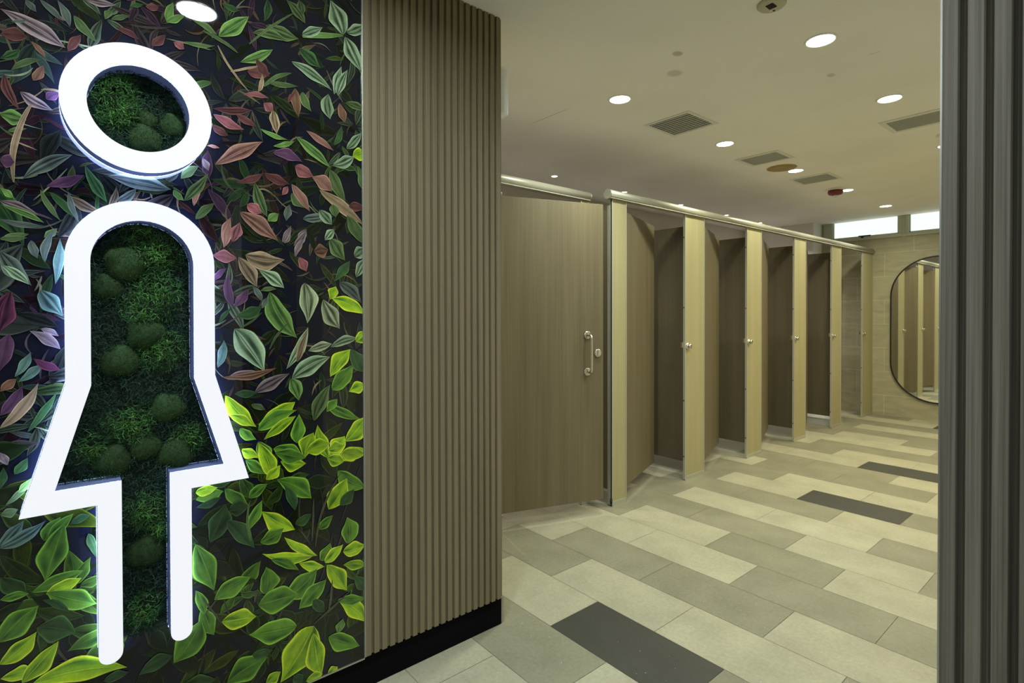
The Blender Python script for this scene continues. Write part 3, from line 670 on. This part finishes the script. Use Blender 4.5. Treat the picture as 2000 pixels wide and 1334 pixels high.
moss(root, inner, [(.123, 1.442, .050), (.082, 1.378, .036), (.166, 1.258, .046), (.107, 1.187, .045), (.213, 1.052, .043), (.090, .930, .044), (.163, .953, .038), (.235, .925, .046), (.160, .672, .046)],
     6200, 7, [(.19, 1.47, .07), (.19, 1.36, .07), (.16, 1.32, .06), (.20, 1.21, .06), (.13, 1.02, .06), (.26, .96, .05), (.05, .97, .04), (.16, .78, .06), (.19, .73, .04), (.16, 1.53, .05), (.15, .52, .05)])

# ================================================================== CUBICLES
ZB, ZT = .108, 2.015
Z_RAIL = 2.085
pil = [(2.844, 3.000), (3.725, 4.005), (4.715, 4.995), (5.702, 5.985), (6.690, 6.975), (7.685, Y_BACK-.003)]
ORD = ['nearest', 'second', 'third', 'fourth', 'fifth', 'farthest']
def pilaster(i, y0, y1, x=X_ROW, knob=True, last=False, label=None):
    root = empty('pilaster_panel', (x, (y0+y1)/2, 0)); tag(root, label, 'cubicle panel', 'pilasters of the cubicle row')
    b = MB(); b.box(x-.012, x, y0+.006, y1-.006, .03, Z_RAIL); child(b, 'panel', M['pil'], root)
    for y in (y0, y1-.008):
        b = MB(); b.box(x-.016, x+.0035, y, y+.008, .004, Z_RAIL); child(b, 'edge_trim', M['alu_trim'], root, bevel=.001)
    b = MB(); b.box(x-.015, x+.003, y0+.008, y1-.008, .0, .03); child(b, 'shoe', M['alu_trim'], root)
    if knob:
        y = y0+.034; z = 1.054
        mt = Matrix.Translation((x, y, z)) @ Matrix.Rotation(R(90), 4, 'Y')
        b = MB(); b.lathe([(.004, 0), (.027, 0), (.027, .005), (.024, .008), (.016, .009), (.015, .018), (.020, .024), (.018, .032), (.006, .035)], 28, mt); k = child(b, 'lock_knob', M['chrome'], root)
        b = MB(); b.box(x-.030, x-.012, y0-.016, y0+.016, z-.012, z+.030); child(b, 'latch_keeper', M['chrome'], root, bevel=.002)
        for zz in (.18, .62, 1.35, 1.9):
            b = MB(); b.box(x-.0125, x-.006, y0-.002, y0+.001, zz, zz+.012); child(b, 'screw_head', M['gap'], root)
    return root
PL = ['narrow beige pilaster panel at the near end of the long head rail',
      'beige pilaster panel, second along the long head rail',
      'beige pilaster panel, third along the long head rail',
      'beige pilaster panel, fourth along the long head rail',
      'beige pilaster panel, fifth along the long head rail',
      'beige pilaster panel touching the tiled back wall at the far rail end']
for i, (a, c) in enumerate(pil): pilaster(i, a, c, knob=i > 0, last=i == 5, label=PL[i])
# dark strip standing in for the shaded gap at the first pilaster's near edge
b = MB(); b.box(X_ROW-.004, X_ROW+.002, 2.8375, 2.8435, .004, Z_RAIL); b.tube([(X_ROW, 2.838, .02), (X_ROW, 2.838, .055)], .008, 10)
o = b.build('door_gasket', M['gap']); tag(o, 'black rubber strip along the near edge of the first beige pilaster', 'gasket')

def door_mesh(root, length, handle=False):
    """door in its own frame: hinge at origin, leaf along +y, front face at x=0"""
    b = MB(); b.box(-.018, 0, .002, length, ZB, ZT); b.build('door_leaf', M['door'], root, bevel=.001)
    for za_, zb2 in ((ZB-.03, ZB+.001), (ZT-.001, ZT+.03)):
        b = MB(); b.tube([(-.009, .009, za_), (-.009, .009, zb2)], .006, 10); b.build('pivot_hinge', M['chrome'], root)
def angle_door(y, ang, length, label):
    root = empty('cubicle_door', (X_ROW-.004, y, 0), R(ang)); tag(root, label, 'door', 'inward open cubicle doors')
    door_mesh(root, length); return root
AN = [19.7, 19.7, 19.7, 19.7, 19.7, 19.7]
DL = ['brown laminate cubicle door swung inward beside the narrow near-end beige pilaster',
      'brown laminate cubicle door swung inward right of the second beige pilaster',
      'brown laminate cubicle door swung inward right of the third beige pilaster',
      'brown laminate cubicle door swung inward right of the fourth beige pilaster',
      'brown laminate cubicle door swung inward right of the fifth beige pilaster, last before the tiled wall']
for i in range(5): angle_door(pil[i][1]+.010, AN[i], .685, DL[i])

# partitions between the cubicles
PT = ['dark brown partition panel just behind the black rubber strip, left of the near pilaster', 'dark brown partition panel seen between the first inward door and the second pilaster',
      'dark brown partition panel seen between the second inward door and the third pilaster', 'dark brown partition panel seen between the third inward door and the fourth pilaster',
      'dark brown partition panel above a pale foot channel, left of the fifth pilaster']
PYS = [2.852, 3.865, 4.855, 5.845, 6.83]
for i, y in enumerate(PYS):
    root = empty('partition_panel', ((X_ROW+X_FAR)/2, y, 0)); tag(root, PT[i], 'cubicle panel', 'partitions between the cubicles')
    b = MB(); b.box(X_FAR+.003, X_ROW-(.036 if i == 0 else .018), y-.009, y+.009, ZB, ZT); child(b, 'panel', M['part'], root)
    if i == 0:
        b = MB(); b.box(X_ROW-.036, X_ROW-.014, y-.012, y+.012, .006, ZT+.03); child(b, 'end_post', M['alu'], root, bevel=.002)
    b = MB(); b.box(X_FAR+.001, X_FAR+.02, y-.014, y+.014, ZB, ZT); child(b, 'wall_channel', M['alu'], root)
    for xx in (X_ROW-.95, X_FAR+.35):
        b = MB(); b.lathe([(.028, 0), (.028, .008), (.011, .014), (.011, ZB+.004)], 16, Matrix.Translation((xx, y, 0))); child(b, 'foot', M['alu'], root)
    if i == 4:
        b = MB(); b.box(X_ROW-.85, X_ROW-.02, y-.016, y+.016, ZB-.032, ZB+.004); child(b, 'foot_channel', M['white'], root, bevel=.003)
        b = MB(); b.box(X_ROW-.85, X_ROW-.02, y-.010, y+.010, .0, ZB-.032); child(b, 'plinth', M['ventslat'], root)

# head rails: rounded top, flat underside
def rail(x, y0, y1, label):
    root = empty('head_rail', (x-.006, (y0+y1)/2, Z_RAIL)); tag(root, label, 'rail', 'aluminium head rails')
    cx, cz = x-.006, Z_RAIL+.001
    poly = [(cx-.024, cz), (cx+.024, cz)] + [(cx+.031*math.cos(R(a)), cz+.030+.031*math.sin(R(a))) for a in range(-50, 231, 14)]
    b = MB(); b.prism(poly, 'y', y0, y1); o = child(b, 'tube', M['rail'], root)
    for p in o.data.polygons:
        if len(p.vertices) == 4 and p.index > 4: p.use_smooth = True
    for y in (y0, y1):
        cap = [(cx+.0335*math.cos(R(a)), cz+.029+.0335*math.sin(R(a))) for a in range(0, 360, 15)]
        b = MB(); b.prism(cap, 'y', y-.004, y+.004); child(b, 'end_cap', M['alu'], root, bevel=.001)
rail(X_ROW, 2.81, Y_BACK-.006, 'long pale aluminium head rail over the open cubicle row')
rail(-2.51, 1.45, 2.782, 'short pale aluminium head rail set back above the big ajar door')
pilaster(9, 2.70, 2.778, x=-2.51, knob=False, label='narrow pilaster mostly hidden behind the ajar door under the short rail')
pilaster(8, 1.45, 1.995, x=-2.51, knob=False, label='pilaster behind the ribbed wall end under the short rail')

# first cubicle: wide door ajar towards the room, pull handle
root = empty('cubicle_door', (-2.51, 2.0, 0), R(-18.2)); tag(root, 'large brown laminate door ajar towards the room, with pull handle and round lock', 'door')
door_mesh(root, .708)
hb = MB(); za, zb_ = 1.173, .939; yh = .591; r = .0095; off = .055
path = [(0, yh, za)]
for k in range(0, 91, 15): path.append((off-.022+.022*math.sin(R(k)), yh+.0, za-.022+.022*math.cos(R(k))))
for k in range(0, 91, 15): path.append((off-.022+.022*math.cos(R(k)), yh+.0, zb_+.022-.022*math.sin(R(k))))
path.append((0, yh, zb_)); hb.tube(path, r, 14)
h = hb.build('pull_handle', M['chrome'], root)
for z in (za, zb_):
    rb = MB(); rb.lathe([(.026, 0), (.026, .006), (.023, .009), (.010, .010)], 28, Matrix.Translation((0, yh, z)) @ Matrix.Rotation(R(90), 4, 'Y')); rb.build('rosette', M['chrome'], h)
lb = MB(); lb.lathe([(.026, 0), (.026, .007), (.022, .010), (.010, .010)], 28, Matrix.Translation((0, .666, 1.056)) @ Matrix.Rotation(R(90), 4, 'Y'))
lb.box(.009, .014, .662, .670, 1.040, 1.072)
lb.build('round_lock', M['chrome'], root)

# ================================================================== MIRROR
mx0, mx1, mz0, mz1, rr = -2.165, -1.175, .215, 2.003, .482
def pill(inset):
    r2 = rr-inset; pts = []
    for cx, cz, a0 in ((mx1-rr, mz1-rr, 0), (mx0+rr, mz1-rr, 90), (mx0+rr, mz0+rr, 180), (mx1-rr, mz0+rr, 270)):
        pts += [(cx+r2*math.cos(R(a0+i*90/20)), cz+r2*math.sin(R(a0+i*90/20))) for i in range(21)]
    return pts
root = empty('wall_mirror', ((mx0+mx1)/2, Y_BACK, mz0)); tag(root, 'tall round-ended mirror in thin black frame on the tiled back wall', 'mirror')
po, pi_ = pill(0), pill(.015); b = MB(); k = len(po)
for i in range(k):
    j = (i+1) % k
    for q in ([po[i]+(0,), po[j]+(0,), pi_[j]+(0,), pi_[i]+(0,)], [pi_[i]+(0,), pi_[j]+(0,), pi_[j]+(1,), pi_[i]+(1,)], [po[j]+(0,), po[i]+(0,), po[i]+(1,), po[j]+(1,)]):
        b.quad([(p[0], Y_BACK-.028 if p[2] == 0 else Y_BACK-.0005, p[1]) for p in q])
child(b, 'mirror_frame', M['blackmetal'], root)
b = MB(); b.prism(pill(.0145), 'y', Y_BACK-.022, Y_BACK-.001); child(b, 'mirror_glass', M['mirror'], root)

# ================================================================== CEILING FITTINGS
def disc_up(prof, x, y, mb=None, seg=40):
    """lathe hanging from the ceiling: prof z measured downward"""
    mb = mb or MB(); mb.lathe([(r, -z) for r, z in prof], seg, Matrix.Translation((x, y, CEIL))); return mb
def downlight(x, y, rad, watts, label, group, name='ceiling_downlight', col=LAMP_C, spread=150):
    root = empty(name, (x, y, CEIL)); tag(root, label, 'ceiling lamp', group)
    b = MB(); b.lathe([(rad, -.001), (rad+.003, -.004), (rad+.010, -.003), (rad+.012, -.0003), (rad, -.0003)], 40, Matrix(), close_end=False); b.build('trim_ring', M['white'], root)
    b = MB(); b.lathe([(rad*.98, -.0003), (rad*.98, -.0022), (rad*.9, -.003), (rad*.3, -.0034)], 40, Matrix()); b.build('diffuser', M['lampglow'], root)
    ld = bpy.data.lights.new('lamp_light', 'AREA'); ld.shape = 'DISK'; ld.size = rad*1.9; ld.energy = watts; ld.color = col; ld.spread = R(spread)
    lo = bpy.data.objects.new('lamp_light', ld); COL.objects.link(lo); lo.parent = root; lo.location = (0, 0, -.006)
    return root
G1 = 'round ceiling downlights'
for (x, y, lb_) in [(-.975, 2.625, 'round lit ceiling lamp highest in view, right of the ceiling sensor'), (-.985, 3.640, 'round lit ceiling lamp beside the air grille cut off by the jamb'),
                    (-1.975, 2.453, 'round lit ceiling lamp left of the square-looking nearest air grille'), (-2.005, 3.680, 'round lit ceiling lamp between the first and second air grilles over the cubicle row'),
                    (-1.993, 4.840, 'round lit ceiling lamp touching the yellowish round ceiling cover'), (-1.985, 6.000, 'round lit ceiling lamp right behind the red alarm'),
                    (-1.990, 7.230, 'round lit ceiling lamp closest to the high back window')]:
    deep = y > 3
    downlight(x, y, .056, LAMP_W*(.66 if deep else 1.08), lb_, G1, col=DEEP_C if deep else LAMP_C)
for (x, y, lb_) in [(-.985, 4.98, 'round ceiling lamp further back beside the unseen right wall'), (-.985, 6.3, 'round ceiling lamp at the far right of the washroom')]:
    downlight(x, y, .056, LAMP_W*1.35, lb_, G1, col=(1, .86, .52))
for (x, y, lb_) in [(-1.022, .418, 'large round lobby lamp over the mural, mirrored in its glossy print'), (-1.0, -.9, 'round lobby lamp left of the camera'), (.75, .2, 'round lobby lamp right of the camera'), (.75, -1.3, 'round lobby lamp behind the camera')]:  # all but the first are unseen lamps added to light the lobby
    downlight(x, y, .072, LAMP_W*1.25, lb_, 'round lobby lamps', col=LOBBY_C, spread=168)
OR2 = ['small lit spot above the big ajar door', 'small lit spot just above the near end of the long rail', 'small lit spot over the second cubicle of the long rail', 'small lit spot over the third cubicle of the long rail', 'small lit spot over the fourth cubicle of the long rail', 'small spot over the last cubicle']
for i, y in enumerate((3.36, 4.342, 5.342, 6.344, 7.235)):
    downlight(-3.44, y, .026, SPOT_W, OR2[i], 'small cubicle spotlights', name='ceiling_spotlight', col=(1, .95, .86), spread=125)
downlight(-3.2, 2.2, .026, SPOT_W, 'small ceiling spot inside the first cubicle behind the ajar door', 'small cubicle spotlights', name='ceiling_spotlight', col=(1, .95, .86), spread=125)

# air grilles
def grille(x0, x1, y0, y1, label, nsl, fr=.022, lo=.38):
    root = empty('air_grille', ((x0+x1)/2, (y0+y1)/2, CEIL)); tag(root, label, 'air vent', 'ceiling air grilles')
    b = MB(); z0, z1 = CEIL-.005, CEIL-.0003
    b.box(x0-fr, x1+fr, y0-fr, y0, z0, z1); b.box(x0-fr, x1+fr, y1, y1+fr, z0, z1); b.box(x0-fr, x0, y0, y1, z0, z1); b.box(x1, x1+fr, y0, y1, z0, z1)
    child(b, 'grille_frame', M['vent'], root, bevel=.001)
    b = MB(); b.box(x0, x1, y0, y1, CEIL-.0012, CEIL-.0003); child(b, 'dark_backing', M['dark'], root)
    b = MB(); p = (y1-y0)/nsl
    for i in range(nsl):
        yy = y0+i*p; b.box(x0+.001, x1-.001, yy+p*lo, yy+p*.97, CEIL-.0032, CEIL-.0014)
    child(b, 'louvre_blades', M['ventslat'], root)
grille(-2.125, -1.838, 2.930, 3.226, 'air grille nearest the camera over the cubicle row, wide dark slots', 10, lo=.42)
grille(-2.135, -1.853, 4.145, 4.389, 'air grille between the second row lamp and the yellowish round cover', 17, fr=.028)
grille(-2.145, -1.853, 5.140, 5.404, 'air grille in front of the red alarm', 17, fr=.028)
grille(-1.125, -.56, 4.075, 4.315, 'long air grille cut off by the right jamb', 15, fr=.032)

# yellowish round cover
root = empty('ceiling_cover', (-2.03, 4.655, CEIL)); tag(root, 'yellowish-brown round ceiling cover beside a lit lamp', 'ceiling cover')
disc_up([(.115, 0), (.115, .003), (.108, .006), (.09, .004)], 0, 0).build('rim', M['brass'], root).location = (0, 0, -CEIL)
disc_up([(.089, .0035), (.088, .0045), (.05, .005), (.02, .0045)], 0, 0).build('cover_plate', M['brass'], root).location = (0, 0, -CEIL)
# red alarm
root = empty('smoke_alarm', (-2.03, 5.84, CEIL)); tag(root, 'dark red ceiling alarm on a white base with a clear lens', 'alarm')
disc_up([(.07, 0), (.07, .012), (.062, .018)], 0, 0).build('base_plate', M['vent'], root).location = (0, 0, -CEIL)
disc_up([(.05, .018), (.066, .022), (.068, .04), (.058, .058), (.03, .064)], 0, 0).build('alarm_body', M['red'], root).location = (0, 0, -CEIL)
disc_up([(.022, .064), (.020, .075), (.01, .080)], 0, 0, seg=20).build('alarm_lens', M['lens'], root).location = (0, 0, -CEIL)
# sensor at the top edge
root = empty('ceiling_sensor', (-.985, 2.165, CEIL)); tag(root, 'round cream ceiling sensor with dark window at the top edge of the picture', 'sensor')
disc_up([(.054, 0), (.054, .006), (.048, .012), (.03, .014)], 0, 0).build('housing', flat('cream_plastic', (.50, .48, .34), .5), root).location = (0, 0, -CEIL)
b = MB(); b.box(-.012, .018, -.028, .008, -.0175, -.0138); b.build('dark_window', M['dark'], root, bevel=.002)
b = MB(); b.lathe([(.006, -.0125), (.005, -.0165), (.002, -.018)], 14, Matrix.Translation((-.016, .022, 0))); b.build('status_led', M['lens'], root)
b = MB(); b.lathe([(.0045, -.0128), (.004, -.0158)], 14, Matrix.Translation((-.004, .030, 0))); b.build('set_screw', M['dark'], root)
# plain round plate by the jamb
root = empty('ceiling_cover', (-.93, 4.66, CEIL)); tag(root, 'plain white round ceiling plate half hidden by the right jamb', 'ceiling cover')
disc_up([(.055, 0), (.055, .006), (.045, .010)], 0, 0).build('plate', M['vent'], root).location = (0, 0, -CEIL)
# small white box fixed to the end of the fluted wall
root = empty('wall_box', (-1.80, Y_END+.012, 2.19)); tag(root, 'small white box on the end of the ribbed wall near the ceiling', 'wall box')
b = MB(); b.box(-1.93, -1.792, Y_END-.011, Y_END+.07, 2.162, 2.365); child(b, 'box_cover', M['white'], root, bevel=.008)
b = MB(); b.box(-1.905, -1.785, Y_END-.012, Y_END-.005, 2.150, 2.375); child(b, 'back_plate', M['white'], root)
